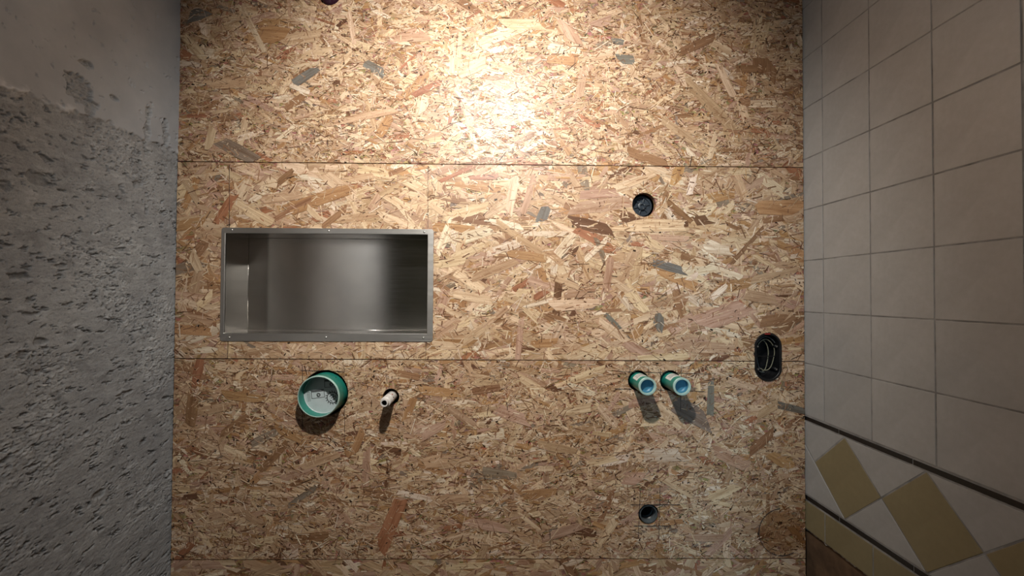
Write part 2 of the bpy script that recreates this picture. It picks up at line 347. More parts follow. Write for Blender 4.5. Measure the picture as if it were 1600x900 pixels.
cutters = [cutter(stadium(h)) for h in HOLES] + [cutter([(CUT[0], CUT[2]), (CUT[1], CUT[2]), (CUT[1], CUT[3]), (CUT[0], CUT[3])])]
panel_objs = []
for poly in PANELS:
    bm = bmesh.new()
    A = [bm.verts.new((x, 0.0, z)) for x, z in poly]; B = [bm.verts.new((x, 0.018, z)) for x, z in poly]
    bm.faces.new(A); bm.faces.new(B[::-1])
    for k in range(4): bm.faces.new([A[k], B[k], B[(k+1) % 4], A[(k+1) % 4]])
    o = bm_obj('osb_panel', bm, M['board'], wall_back)
    zs = [p[1] for p in poly]
    for c in cutters:
        cz = [v.co.z for v in c.data.vertices]
        if max(cz) > min(zs) and min(cz) < max(zs):
            md = o.modifiers.new('cut', 'BOOLEAN'); md.object = c; md.operation = 'DIFFERENCE'; md.solver = 'EXACT'
    panel_objs.append(o)
bpy.context.view_layer.update()
dg = bpy.context.evaluated_depsgraph_get()
for o in panel_objs:
    me = bpy.data.meshes.new_from_object(o.evaluated_get(dg)); o.modifiers.clear(); o.data = me
for c in cutters:
    d = c.data; bpy.data.objects.remove(c); bpy.data.meshes.remove(d)

# ---- strands: every flake is a thin plate with its own outline, level, slant and wood colour
WOOD = dict(p=(0.63, 0.482, 0.33), w=(0.70, 0.59, 0.46), t=(0.48, 0.335, 0.215), o=(0.42, 0.25, 0.125), b=(0.29, 0.165, 0.092),
    d=(0.155, 0.08, 0.046), r=(0.34, 0.155, 0.088), k=(0.465, 0.31, 0.225), g=(0.185, 0.178, 0.16), h=(0.245, 0.195, 0.15), x=(0.035, 0.02, 0.013))

def half(poly, nx, nz, c):
    """keep the side nx*x + nz*z >= c"""
    out = []; n = len(poly)
    for i in range(n):
        p, q = poly[i], poly[(i+1) % n]
        dp = nx*p[0] + nz*p[1] - c; dq = nx*q[0] + nz*q[1] - c
        if dp >= 0: out.append(p)
        if (dp >= 0) != (dq >= 0):
            t = dp/(dp - dq); out.append((p[0] + t*(q[0]-p[0]), p[1] + t*(q[1]-p[1])))
    return out

def clip(poly, cx, cz, rad, panel):
    for k in range(4):
        a, b = panel[k], panel[(k+1) % 4]
        nx, nz = -(b[1]-a[1]), b[0]-a[0]; L = math.hypot(nx, nz); nx /= L; nz /= L
        c = nx*a[0] + nz*a[1]
        if nx*cx + nz*cz - c < rad:
            poly = half(poly, nx, nz, c)
            if len(poly) < 3: return []
    for x0, z0, x1, z1, r in HOLES:
        pz = min(max(cz, z1), z0)
        dx, dz = cx - x0, cz - pz; d = math.hypot(dx, dz)
        if d < r + rad:
            if d < 1e-4 or d < r*0.5: return []
            poly = half(poly, dx/d, dz/d, (dx*x0 + dz*pz)/d + r)
            if len(poly) < 3: return []
    x0, x1, z0, z1 = CUT
    if x0 - rad < cx < x1 + rad and z0 - rad < cz < z1 + rad:
        e = [(x0 - cx, (-1, 0, -x0)), (cx - x1, (1, 0, x1)), (z0 - cz, (0, -1, -z0)), (cz - z1, (0, 1, z1))]
        s, h = max(e)
        if s < -0.004: return []
        poly = half(poly, *h)
        if len(poly) < 3: return []
    return poly

class Batch:
    def __init__(self): self.v = []; self.f = []; self.t = []; self.g = []
    def add(self, cx, cz, L, W, deg, col, h, panel, n_end=2, thick=0.0005, tilt=0.0003, taper=0.25):
        a = math.radians(deg); ca, sa = math.cos(a), math.sin(a); R = random.random
        if n_end == 1:
            loc = [(-L/2, -W*(0.2 + 0.3*R())), (L/2, -W*(0.2 + 0.3*R())), (L/2*(0.8 + 0.3*R()), W*(0.2 + 0.3*R())), (-L/2*(0.8 + 0.3*R()), W*(0.2 + 0.3*R()))]
        else:
            s0 = (R() - 0.5)*W*1.3; s1 = (R() - 0.5)*W*1.3
            w0 = W*(1 - taper*R()); w1 = W*(1 - taper*R())
            loc = [(-L/2 + s0, -w0/2), (-L*0.1 + R()*L*0.2, -W/2*(0.92 + 0.16*R())), (L/2 + s1, -w1/2)]
            loc += [(L/2 + (R() - 0.4)*W*0.5, -w1*0.15*R()), (L/2 - s1*0.7, w1/2), (-L*0.1 + R()*L*0.2, W/2*(0.92 + 0.16*R())), (-L/2 - s0*0.7, w0/2), (-L/2 - (R() - 0.4)*W*0.5, w0*0.15*R())]
        poly = [(cx + u*ca - v*sa, cz + u*sa + v*ca) for u, v in loc]
        rad = 0.5*math.hypot(L + W, W) + 0.002
        poly = clip(poly, cx, cz, rad, panel)
        if len(poly) < 3: return 0
        ar = 0.5*abs(sum(poly[i][0]*poly[i-1][1] - poly[i-1][0]*poly[i][1] for i in range(len(poly))))
        if ar < 1e-6: return 0
        if (cx - 0.815)**2 + (cz + 0.698)**2 < 0.066**2 and PANELS[2] is panel: col = (col[0]*0.62, col[1]*0.50, col[2]*0.40)   # brown glue stain on the plug
        b = len(self.v); n = len(poly); tu = (R() - 0.5)*2*tilt/max(L, 1e-3); tv = (R() - 0.5)*tilt/max(W, 1e-3)
        off = (R()*50, R()*50, R()*50); j = 1 + (R() - 0.5)*0.22
        tone = (col[0]*j, col[1]*j*(1 + (R()-0.5)*0.06), col[2]*j*(1 + (R()-0.5)*0.10), 1)
        for dy in (0.0, thick):
            for x, z in poly:
                u = (x-cx)*ca + (z-cz)*sa; v = -(x-cx)*sa + (z-cz)*ca
                y = -max(0.00008, h + u*tu*2 + v*tv*2) + dy
                self.v.append((x, y, z)); self.t.append(tone); self.g.append((u + off[0], v + off[1], off[2]))
        self.f.append(tuple(range(b, b+n)))
        for k in range(n): self.f.append((b+k, b+n+k, b+n+(k+1) % n, b+(k+1) % n))
        return ar
    def build(self, name, parent):
        me = bpy.data.meshes.new(name)
        me.from_pydata(self.v, [], self.f)
        a = me.attributes.new('tone', 'FLOAT_COLOR', 'POINT'); a.data.foreach_set('color', np.array(self.t, 'f').ravel())
        g = me.attributes.new('grain', 'FLOAT_VECTOR', 'POINT'); g.data.foreach_set('vector', np.array(self.g, 'f').ravel())
        o = link(name, me, M['strand'], parent)
        return o

def pick(mixd):
    r = random.random(); s = 0
    for k, w in mixd:
        s += w
        if r < s: return WOOD[k]
    return WOOD['t']
MIX_MED = [('p', .27), ('w', .08), ('t', .30), ('o', .09), ('k', .14), ('b', .07), ('r', .02), ('h', .02), ('d', .01)]
MIX_SML = [('p', .30), ('w', .13), ('t', .17), ('k', .08), ('o', .05), ('b', .17), ('d', .09), ('r', .01)]
MIX_CHIP = [('d', .30), ('x', .22), ('b', .22), ('w', .16), ('p', .10)]

def in_panel(x, z):
    for i, P in enumerate(PANELS):
        t = (x - XA)/(XB - XA)
        if P[0][1] + t*(P[1][1]-P[0][1]) <= z <= P[3][1] + t*(P[2][1]-P[3][1]): return i
    return -1

# numbers per panel: large, medium, sliver, chip; size factor
SPEC = [(230, 4200, 13000, 5200, 0.82), (640, 3300, 7000, 2200, 1.12), (300, 3900, 12000, 4600, 0.86), (300, 2600, 2500, 500, 1.0)]
single = []
for i, P in enumerate(PANELS):
    nl, nm, ns, nc, sf = SPEC[i]
    B = Batch(); z0 = min(P[0][1], P[1][1]); z1 = max(P[2][1], P[3][1])
    def spot(): return random.uniform(XA, XB), random.uniform(z0, z1)
    def slant():                                     # strands lie mostly along the board, many askew
        return random.gauss(0, 24) if random.random() < 0.62 else random.uniform(-90, 90)
    for k in range(nm):
        x, z = spot(); L = random.uniform(0.025, 0.085)*sf
        B.add(x, z, L, random.uniform(0.007, 0.019)*sf, slant(), pick(MIX_MED), random.uniform(0.0002, 0.0010), P)
    big = sorted(((random.uniform(0.045, 0.125)*sf, random.uniform(0.012, 0.030)*sf) for _ in range(nl)), key=lambda q: q[0]*q[1])
    keep = 60 if i == 1 else 35 if i < 3 else 0      # the largest lie on top, one object each
    for k, (L, W) in enumerate(big):
        x, z = spot(); c = pick(MIX_MED); a = slant()
        if k >= nl - keep and not (i == 0 and z > 0.86):
            single.append((i, x, z, L, W, a, c, random.uniform(0.0010, 0.0014)))
        else: B.add(x, z, L, W, a, c, random.uniform(0.0006, 0.0013), P)
    for k in range(ns):
        x, z = spot(); L = random.lognormvariate(-4.15, 0.5)*sf
        B.add(x, z, min(L, 0.06), random.uniform(0.0012, 0.0042)*sf, slant()*1.3, pick(MIX_SML), random.uniform(0.0007, 0.0019) if random.random() < 0.86 else 0.0021, P, 1)
    for k in range(nc):
        x, z = spot(); L = random.uniform(0.002, 0.0085)
        B.add(x, z, L, L*random.uniform(0.25, 0.7), random.uniform(0, 180), pick(MIX_CHIP), random.uniform(0.0009, 0.0021), P, 1, tilt=0.0001)
    for k in range(330 if i < 3 else 60):            # thin dark fibres and open cracks
        x, z = spot(); L = random.lognormvariate(-4.2, 0.55)
        B.add(x, z, min(L, 0.05), random.uniform(0.0009, 0.0024), slant()*1.4, WOOD[random.choice('xddb')], 0.0020, P, 1, tilt=0.0001)
    o = B.build('strand_layer', panel_objs[i]); o['kind'] = 'stuff'
for x, z, L, W, a, c in HERO:
    i = in_panel(x, z)
    if i >= 0: single.append((i, x, z, L, W, a, WOOD[c], random.uniform(0.0015, 0.0019)))
for i, x, z, L, W, a, c, h in single:
    B = Batch()
    if B.add(x, z, L, W, a, c, h, PANELS[i], tilt=0.0005): B.build('strand', panel_objs[i])

# round plug sawn into the lowest visible board beside the tiles: only its kerf line shows
def ring_arc(name, cx, cz, r, a0, a1, w, mat, parent, y=-0.0021):
    bm = bmesh.new(); n = 40; vs = []
    for k in range(n + 1):
        a = math.radians(a0 + (a1-a0)*k/n)
        vs.append([bm.verts.new((cx + q*math.cos(a), y + dy, cz + q*math.sin(a))) for q, dy in ((r-w/2, 0), (r+w/2, 0), (r+w/2, 0.0015), (r-w/2, 0.0015))])
    for p, q in zip(vs[:-1], vs[1:]):
        for j in range(4): bm.faces.new([p[j], p[(j+1) % 4], q[(j+1) % 4], q[j]])
    bm.faces.new(vs[0]); bm.faces.new(vs[-1][::-1])
    return bm_obj(name, bm, mat, parent)
ring_arc('plug_kerf', 0.815, -0.698, 0.068, 95, 300, 0.0016, M['pencil'], panel_objs[2])

for x0, z0, x1, z1 in PENCIL:
    d = Vector((x1-x0, 0, z1-z0)); L = d.length; d.normalize(); nrm = Vector((-d.z, 0, d.x))*0.00055
    i = in_panel((x0+x1)/2, (z0+z1)/2)
    bm = bmesh.new(); n = max(2, int(L/0.012)); rows = []
    for k in range(n + 1):
        p = Vector((x0, -0.0024, z0)) + d*(L*k/n) + nrm*random.uniform(-0.5, 0.5)
        w = nrm*random.uniform(0.6, 1.15)
        rows.append([bm.verts.new(p - w), bm.verts.new(p + w), bm.verts.new(p + w + Vector((0, 0.0009, 0))), bm.verts.new(p - w + Vector((0, 0.0009, 0)))])
    hidden = []
    for k, (a, b) in enumerate(zip(rows[:-1], rows[1:])):
        m = (a[0].co + b[1].co)/2
        if any(math.hypot(m.x - h[0], m.z - min(max(m.z, h[3]), h[1])) < h[4] for h in HOLES): continue   # no line across a hole
        for j in range(4): bm.faces.new([a[j], a[(j+1) % 4], b[(j+1) % 4], b[j]])
    bmesh.ops.delete(bm, geom=[v for v in bm.verts if not v.link_faces], context='VERTS')
    bm_obj('pencil_line', bm, M['pencil'], panel_objs[i])

# ------------------------------------------------------------------ left wall: scraped concrete under a skim of old plaster
def pn(x, y, seed):
    rs = np.random.RandomState(seed); G = rs.rand(256)*2*np.pi; P = rs.permutation(256)
    xi = np.floor(x).astype(int); yi = np.floor(y).astype(int); xf = x - xi; yf = y - yi
    def g(i, j, dx, dy):
        a = G[P[(P[i & 255] + j) & 255]]; return np.cos(a)*dx + np.sin(a)*dy
    u = xf**3*(xf*(xf*6-15)+10); v = yf**3*(yf*(yf*6-15)+10)
    n0 = g(xi, yi, xf, yf)*(1-u) + g(xi+1, yi, xf-1, yf)*u
    n1 = g(xi, yi+1, xf, yf-1)*(1-u) + g(xi+1, yi+1, xf-1, yf-1)*u
    return (n0*(1-v) + n1*v)*1.5
def fbm(x, y, s, o=5, gain=0.55):
    r = 0; a = 1
    for k in range(o): r = r + a*pn(x*2**k, y*2**k, s + k); a *= gain
    return r
def sstep(a, b, x):
    t = np.clip((x-a)/(b-a), 0, 1); return t*t*(3-2*t)

def concrete_wall(name, ya, yb, za, zb, step, parent=None, lightness=1.0):
    ny = int(round((yb-ya)/step)) + 1; nz = int(round((zb-za)/step)) + 1
    Y, Z = np.meshgrid(np.linspace(ya, yb, ny), np.linspace(za, zb, nz))
    edge = 0.384 + 0.012*fbm(Y*9, Y*0 + 3.3, 5, 4) + 0.05*np.clip(Y + 0.12, -0.05, 0.12) + 0.006*fbm(Y*60, Z*60, 61, 3)
    plaster = sstep(-0.003, 0.004, Z - edge)
    # flaked places in the skim
    hurt = np.zeros_like(Y)
    for cy, cz, ry, rz in ((-0.285, 0.437, 0.030, 0.032), (-0.262, 0.415, 0.022, 0.02), (-0.105, 0.40, 0.010, 0.05), (-0.045, 0.43, 0.011, 0.055), (-0.10, 0.47, 0.012, 0.014), (-0.27, 0.50, 0.02, 0.008), (-0.2, 0.455, 0.012, 0.006)):
        d = np.sqrt(((Y-cy)/ry)**2 + ((Z-cz)/rz)**2) + 0.55*fbm(Y*45, Z*45, 31, 4)
        hurt = np.maximum(hurt, 1 - sstep(0.75, 1.0, d))
    smooth = plaster*(1 - hurt)
    rough = 1 - smooth
    # scraped relief: pits, gouges and torn crumbs, thicker in some places than others
    s = 0.10; wy = Y + s*Z; wz = Z - s*Y
    patch = sstep(-0.15, 0.55, fbm(Y*7 + 2, Z*8, 91, 3))
    broad0 = fbm(Y*4, Z*4, 3, 4)
    drag = fbm(wy*9, wz*26, 7, 5, 0.6)
    crumb = fbm(Y*130, Z*150, 17, 3, 0.7)
    pits = sstep(0.44, 0.62, fbm(wy*85, wz*110, 23, 3, 0.5))*(0.18 + 0.82*patch)*sstep(-0.75, -0.1, Z + 0.25*broad0)
    pin = (0.35 + 0.65*patch)*sstep(0.52, 0.66, fbm(wy*150 + 4, wz*190, 27, 2))
    gouge = sstep(0.60, 0.80, fbm(wy*24 + 5, wz*48, 29, 6, 0.72))
    scab = sstep(0.42, 0.50, fbm(wy*26 + 3, wz*52, 37, 6, 0.75))*patch
    broad = fbm(Y*4, Z*4, 3, 4)
    scar = np.zeros_like(Y)                          # single deep scars where lumps were knocked out
    for cy, cz, ry, rz, q in ((-0.128, 0.268, 0.020, 0.011, 0.5), (-0.388, 0.021, 0.030, 0.008, -0.1), (-0.356, 0.218, 0.024, 0.016, 0.0), (-0.31, 0.045, 0.016, 0.007, 0.2), (-0.41, 0.19, 0.012, 0.010, 0.3),
            (-0.365, -0.055, 0.022, 0.007, -0.2), (-0.15, -0.26, 0.026, 0.006, 0.1), (-0.345, -0.11, 0.016, 0.008, 0.0), (-0.395, -0.325, 0.020, 0.010, 0.3), (-0.215, -0.48, 0.018, 0.012, 0.1), (-0.10, 0.205, 0.007, 0.016, 0.0)):
        dy = Y - cy; dz = Z - cz - q*dy
        d = np.sqrt((dy/ry)**2 + (dz/rz)**2) + 0.5*fbm(Y*50, Z*60, 33, 4)
        scar = np.maximum(scar, 1 - sstep(0.55, 0.95, d))
    gouge = np.maximum(gouge, scar)
    h = 0.0014*broad + rough*(0.0009*drag + (0.0003 + 0.0006*patch)*crumb - 0.0030*pits - 0.0022*pin - 0.0042*gouge + 0.0012*scab)
    fine_pit = sstep(0.78, 0.92, fbm(Y*42, Z*40, 41, 4, 0.6))
    h = h + smooth*(0.0042 + 0.0003*fbm(Y*30, Z*30, 43, 3) - 0.0024*fine_pit)
    lip = np.exp(-((Z - edge - 0.004)/0.006)**2)*sstep(-0.15, 0.5, fbm(Y*11, Z*3, 51, 3))
    h = h + 0.0020*lip - 0.0025*hurt*(0.5 + crumb)
    A, Bz = wy, wz
    X = X_LEFT + h
    base = np.stack([np.full_like(Y, v) for v in (0.335, 0.347, 0.362)], -1)
    pl = np.stack([np.full_like(Y, v) for v in (0.41, 0.428, 0.46)], -1)
    col = base*(1 - smooth[..., None]) + pl*smooth[..., None]
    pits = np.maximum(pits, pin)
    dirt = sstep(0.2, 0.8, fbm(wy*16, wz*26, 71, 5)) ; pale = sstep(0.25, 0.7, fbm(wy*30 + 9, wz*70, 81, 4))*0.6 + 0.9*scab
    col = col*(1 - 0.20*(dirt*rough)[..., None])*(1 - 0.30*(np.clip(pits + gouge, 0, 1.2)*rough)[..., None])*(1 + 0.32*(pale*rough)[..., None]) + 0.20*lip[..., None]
    rear_lift = sstep(0.50, 0.80, -Y + 0.10*fbm(Y*5, Z*5, 101, 4))       # colour raised towards the rear in place of stronger light there
    col = col*(1 + (lightness - 1)*rear_lift[..., None])
    V = np.stack([X, Y, Z], -1).reshape(-1, 3)
    idx = np.arange(nz*ny).reshape(nz, ny)
    F = np.stack([idx[:-1, :-1], idx[:-1, 1:], idx[1:, 1:], idx[1:, :-1]], -1).reshape(-1, 4)
    me = bpy.data.meshes.new(name)
    me.vertices.add(len(V)); me.vertices.foreach_set('co', V.astype('f').ravel())
    me.loops.add(F.size); me.loops.foreach_set('vertex_index', F.astype('i').ravel())
    me.polygons.add(len(F)); me.polygons.foreach_set('loop_start', np.arange(0, F.size, 4, dtype='i'))
    me.update(calc_edges=True)
    a = me.attributes.new('tone', 'FLOAT_COLOR', 'POINT')
    a.data.foreach_set('color', np.concatenate([np.clip(col, 0.01, 1).reshape(-1, 3), np.ones((len(V), 1))], 1).astype('f').ravel())
    r_ = me.attributes.new('rough', 'FLOAT', 'POINT'); r_.data.foreach_set('value', rough.astype('f').ravel())
    me.polygons.foreach_set('use_smooth', np.ones(len(F), bool))
    return link(name, me, M['concrete'], parent)
wall_left = structure(concrete_wall('wall_left', -0.56, 0.02, -0.90, CEIL_Z, 0.0016))
concrete_wall('rear_stretch', Y_FRONT, -0.56, -0.90, CEIL_Z, 0.012, wall_left, 1.75)
concrete_wall('lower_stretch', Y_FRONT, 0.02, FLOOR_Z, -0.90, 0.012, wall_left)
box('masonry_core', X_LEFT - 0.1, X_LEFT - 0.015, Y_FRONT, 0.17, FLOOR_Z, CEIL_Z, M['cavity'], wall_left)

# ------------------------------------------------------------------ right wall: tiles
wall_right = structure(box('wall_right', X_RIGHT + 0.008, X_RIGHT + 0.1, Y_FRONT, 0.17, FLOOR_Z, CEIL_Z, M['brown']))
Z_LOW = -0.690
box('grout_bed', X_RIGHT + 0.0008, X_RIGHT + 0.0085, Y_FRONT, 0.015, Z_LOW + 0.002, CEIL_Z, M['grout'], wall_right)
MESHES = {}
def tile_mesh(key, poly, bevel=0.0012, thick=0.006):
    """poly: (y, z) corners; front face looks to -x at x = 0"""
    if key in MESHES: return MESHES[key]
    bm = bmesh.new()
    vs = [bm.verts.new((0, y, z)) for y, z in poly]; f = bm.faces.new(vs)
    bw = [bm.verts.new((thick, y, z)) for y, z in poly]; n = len(poly)
    front_edges = list(f.edges)
    for k in range(n): bm.faces.new([vs[k], vs[(k+1) % n], bw[(k+1) % n], bw[k]])
    bm.faces.new(bw)
    bmesh.ops.recalc_face_normals(bm, faces=bm.faces[:])
    bmesh.ops.bevel(bm, geom=front_edges, offset=bevel, segments=2, affect='EDGES', profile=0.6)
    me = bpy.data.meshes.new('tile'); bm.to_mesh(me); bm.free(); MESHES[key] = me
    return me
def inset(poly, g):
    """shrink a convex polygon by g"""
    cx = sum(p[0] for p in poly)/len(poly); cz = sum(p[1] for p in poly)/len(poly); out = list(poly)
    n = len(poly)
    for k in range(n):
        a, b = poly[k], poly[(k+1) % n]; nx, nz = -(b[1]-a[1]), b[0]-a[0]; L = math.hypot(nx, nz); nx /= L; nz /= L
        if nx*(cx-a[0]) + nz*(cz-a[1]) < 0: nx, nz = -nx, -nz
        out = half(out, nx, nz, nx*a[0] + nz*a[1] + g)
    return out
def put_tile(name, poly, mat, gap=0.0015, key=None, bevel=0.0012):
    cy = sum(p[0] for p in poly)/len(poly); cz = sum(p[1] for p in poly)/len(poly)
    loc = [(p[0]-cy, p[1]-cz) for p in inset(poly, gap)]
    key = key or (name, tuple((round(a, 4), round(b, 4)) for a, b in loc))
    me = tile_mesh((key, mat), loc, bevel)
    o = link(name, me, M[mat], wall_right)
    o.location = (X_RIGHT + random.uniform(-0.0004, 0.0003), cy, cz)
    return o
COLS = [0.012, -0.0715] + [-0.0715 - 0.15*k for k in range(1, 13)] + [Y_FRONT]
ROWS = [-0.359] + [-0.208 + 0.15*k for k in range(8)] + [CEIL_Z]
def rect(y0, y1, z0, z1): return [(y0, z0), (y1, z0), (y1, z1), (y0, z1)]
for a, b in zip(COLS[:-1], COLS[1:]):
    for c, d in zip(ROWS[:-1], ROWS[1:]): put_tile('wall_tile', rect(b, a, c, d), 'tile')
    put_tile('ochre_tile', rect(b, a, Z_LOW, -0.607), 'yellow')
LINE = [0.012, -0.1215] + [-0.1215 - 0.2*k for k in range(1, 10)]
for a, b in zip(LINE[:-1], LINE[1:]):
    put_tile('black_liner', rect(b, a, -0.3745, -0.3615), 'liner', 0.0007)
    put_tile('black_liner', rect(b, a, -0.6045, -0.5905), 'liner', 0.0007)
ZT, ZM, ZB = -0.3765, -0.4825, -0.5885; HALF_D = 0.10525
for k in range(9):
    c = -0.1400 - 2*HALF_D*k
    if c - HALF_D < Y_FRONT: break
    put_tile('ochre_diamond_tile', [(c-HALF_D, ZM), (c, ZB), (c+HALF_D, ZM), (c, ZT)], 'yellow')
    e = c - HALF_D
    if e - HALF_D > Y_FRONT:
        put_tile('triangle_tile', [(e, ZM), (e+HALF_D, ZT), (e-HALF_D, ZT)], 'tile')
        put_tile('triangle_tile', [(e, ZM), (e-HALF_D, ZB), (e+HALF_D, ZB)], 'tile')
put_tile('corner_tile', [(0.012, ZT), (-0.14, ZT), (-0.03475, ZM), (0.012, ZM + 0.04675)], 'tile')
put_tile('corner_tile', [(0.012, ZM + 0.04675), (-0.03475, ZM), (-0.14, ZB), (0.012, ZB)], 'tile')
# ragged adhesive left where the lower tiles were broken off
bm = bmesh.new(); top = []; n = 150
for k in range(n + 1):
    y = 0.01 - 0.8*k/n; d = max(0.0, random.gauss(0.0015, 0.002)); o_ = random.uniform(0.0015, 0.0045)
    top.append([bm.verts.new(p) for p in ((X_RIGHT + o_, y, Z_LOW + 0.003), (X_RIGHT + o_, y, Z_LOW - 0.0005 - d), (X_RIGHT + 0.0085, y, Z_LOW - 0.0015 - d), (X_RIGHT + 0.0085, y, Z_LOW + 0.003))])
for a, b in zip(top[:-1], top[1:]):
    for j in range(4): bm.faces.new([a[j], a[(j+1) % 4], b[(j+1) % 4], b[j]])
bm_obj('adhesive_edge', bm, M['glue'], wall_right)

# ------------------------------------------------------------------ stainless niche
nx0, nx1, nz0, nz1 = NICHE
ix0, ix1, iz0, iz1 = -0.7945, -0.2185, -0.1245, 0.1615
DEPTH, YF = 0.108, -0.0034
niche = empty('recessed_niche', (-0.50, 0, -0.147), 'brushed stainless steel shower niche recessed in the boards above the large teal pipe', 'niche')
def rel(o, t):
    o.parent = t; o.matrix_parent_inverse = Matrix.Translation(-t.location); return o
def rounded(x0, x1, z0, z1, r, n=6):
    out = []
    for cx, cz, a0 in ((x1-r, z1-r, 0), (x0+r, z1-r, 90), (x0+r, z0+r, 180), (x1-r, z0+r, 270)):
        for k in range(n + 1):
            a = math.radians(a0 + 90*k/n); out.append((cx + r*math.cos(a), cz + r*math.sin(a)))
    return out
outer = rounded(nx0, nx1, nz0, nz1, 0.008); inner = rounded(ix0, ix1, iz0, iz1, 0.0012)
bm = bmesh.new(); n = len(outer)
ro = [[bm.verts.new((x, y, z)) for x, z in p] for p, y in ((outer, YF + 0.0012), (outer, YF + 0.0003), (rounded(nx0+0.0004, nx1-0.0004, nz0+0.0004, nz1-0.0004, 0.0078), YF), (rounded(ix0-0.0008, ix1+0.0008, iz0-0.0008, iz1+0.0008, 0.0016), YF), (inner, YF + 0.0008), (inner, YF + 0.004))]
for a, b in zip(ro[:-1], ro[1:]):
    for k in range(n): bm.faces.new([a[k], a[(k+1) % n], b[(k+1) % n], b[k]])
rel(bm_obj('flange', bm, M['flange']), niche)
T = 0.0012
rel(box('back_panel', ix0 - T, ix1 + T, DEPTH, DEPTH + T, iz0 - T, iz1 + T, M['steel']), niche)
rel(box('side_panel', ix0 - T, ix0, YF + 0.0012, DEPTH, iz0 - T, iz1 + T, M['steel']), niche)
rel(box('side_panel', ix1, ix1 + T, YF + 0.0012, DEPTH, iz0 - T, iz1 + T, M['steel']), niche)
rel(box('top_panel', ix0, ix1, YF + 0.0012, DEPTH, iz1, iz1 + T, M['steel']), niche)
rel(box('bottom_shelf', ix0, ix1, YF + 0.0012, DEPTH, iz0 - T, iz0, M['steel']), niche)
for a in ((ix0, iz0, ix0, iz1), (ix1, iz0, ix1, iz1), (ix0, iz0, ix1, iz0), (ix0, iz1, ix1, iz1)):      # folded weld seams at the back
    rel(tube('weld_seam', [(a[0], DEPTH - 0.0004, a[1]), (a[2], DEPTH - 0.0004, a[3])], 0.0008, M['steel'], None, 6), niche)
for x, z in ((-0.776, 0.1705), (-0.502, 0.1700), (-0.2285, 0.1685), (-0.779, -0.1365), (-0.506, -0.1360), (-0.2285, -0.1365)):
    s = lathe('screw', [(0, -0.0016), (0.0012, -0.0016), (0.0026, -0.0008), (0.0030, 0.0), (0.0030, 0.002)], M['screw'], None, 14, loc=(x, YF, z))
    rel(s, niche)

# ------------------------------------------------------------------ pipes and fittings in the holes
def strip(bm, pts, w, y0, y1):
    """flat printed line along pts (x, z)"""
    for (ax, az), (bx, bz) in zip(pts[:-1], pts[1:]):
        d = Vector((bx-ax, bz-az)); d.normalize(); nn = Vector((-d.y, d.x))*w/2; e = d*w*0.3
        q = [(ax-e.x+nn.x, az-e.y+nn.y), (ax-e.x-nn.x, az-e.y-nn.y), (bx+e.x-nn.x, bz+e.y-nn.y), (bx+e.x+nn.x, bz+e.y+nn.y)]
        A = [bm.verts.new((x, y0, z)) for x, z in q]; B_ = [bm.verts.new((x, y1, z)) for x, z in q]
        bm.faces.new(A); bm.faces.new(B_[::-1])
        for k in range(4): bm.faces.new([A[k], B_[k], B_[(k+1) % 4], A[(k+1) % 4]])
def circ(cx, cz, r, n=18): return [(cx + r*math.cos(2*PI*k/n), cz + r*math.sin(2*PI*k/n)) for k in range(n + 1)]

# large teal pipe with a printed cap inside
P0 = (-0.5076, 0.0, -0.2946)
big = empty('large_drain_pipe', P0, 'large teal plastic pipe end with a pale printed cap inside, below the steel niche', 'pipe')
R0, LEN, REC = 0.0580, 0.047, 0.034
lathe('pipe_wall', [(R0, 0.09), (R0, -LEN+0.0045)], M['teal'], big, 64)
lathe('pipe_lining', [(R0-0.0038, -LEN+0.002), (R0-0.0038, 0.09)], M['teal'], big, 64)
lathe('rim', [(R0, -LEN+0.0045), (R0-0.0016, -LEN+0.0006), (R0-0.0022, -LEN), (R0-0.0032, -LEN), (R0-0.0038, -LEN+0.002)], M['pale_teal'], big, 64)  # pale ring paints the lamp-lit edge into the rim colour
cap = lathe('end_cap', [(0, -LEN+REC), (R0-0.0055, -LEN+REC), (R0-0.0040, -LEN+REC-0.0015), (R0-0.0039, -LEN+REC+0.004), (0, -LEN+REC+0.004)], M['cap'], big, 64)
YP = -LEN + REC
def mark(lines, w):
    bm = bmesh.new()
    for l in lines: strip(bm, l, w, YP - 0.00025, YP + 0.0002)
    return bm_obj('printed_mark', bm, M['ink'], cap)
def tf(pts, cx, cz, deg, s=0.00038):
    a = math.radians(deg); return [(cx + s*(u*math.cos(a) - v*math.sin(a)), cz + s*(u*math.sin(a) + v*math.cos(a))) for u, v in pts]
def frame_mark(cx, cz, deg, W, H_, ticks):
    ls = [[(-W/2, -H_/2), (W/2, -H_/2), (W/2, H_/2), (-W/2, H_/2), (-W/2, -H_/2)], [(-W/2, H_/2+6), (W/2, H_/2+6)], [(-W/2-3, H_/2+12), (W/2, H_/2+12)], circ(4, -2, 13), circ(4, -2, 8)]
    ls += [[(-W/2+10*k, H_/2), (-W/2+10*k+6, H_/2+10)] for k in range(int(W/10))]
    for q in range(ticks): ls += [[(-W/2-30+12*c, H_/2-12*q), (-W/2-23+12*c, H_/2-12*q)] for c in range(2)]
    return mark([tf(l, cx, cz, deg) for l in ls], 0.0013)
frame_mark(-0.015, -0.002, 7, 95, 46, 6)
frame_mark(0.021, 0.028, 3, 92, 44, 0)
mark([tf([(-62 + 16*k, (k % 2)*5), (-52 + 16*k, 4)], 0.026, 0.045, 4) for k in range(6)], 0.0012)
gear = [tf(circ(0, 0, 40, 24), 0.026, -0.010, 0)]
for k in range(16):
    a = 2*PI*k/16; gear.append(tf([(38*math.cos(a), 38*math.sin(a)), (52*math.cos(a+0.1), 52*math.sin(a+0.1))], 0.026, -0.010, 0))
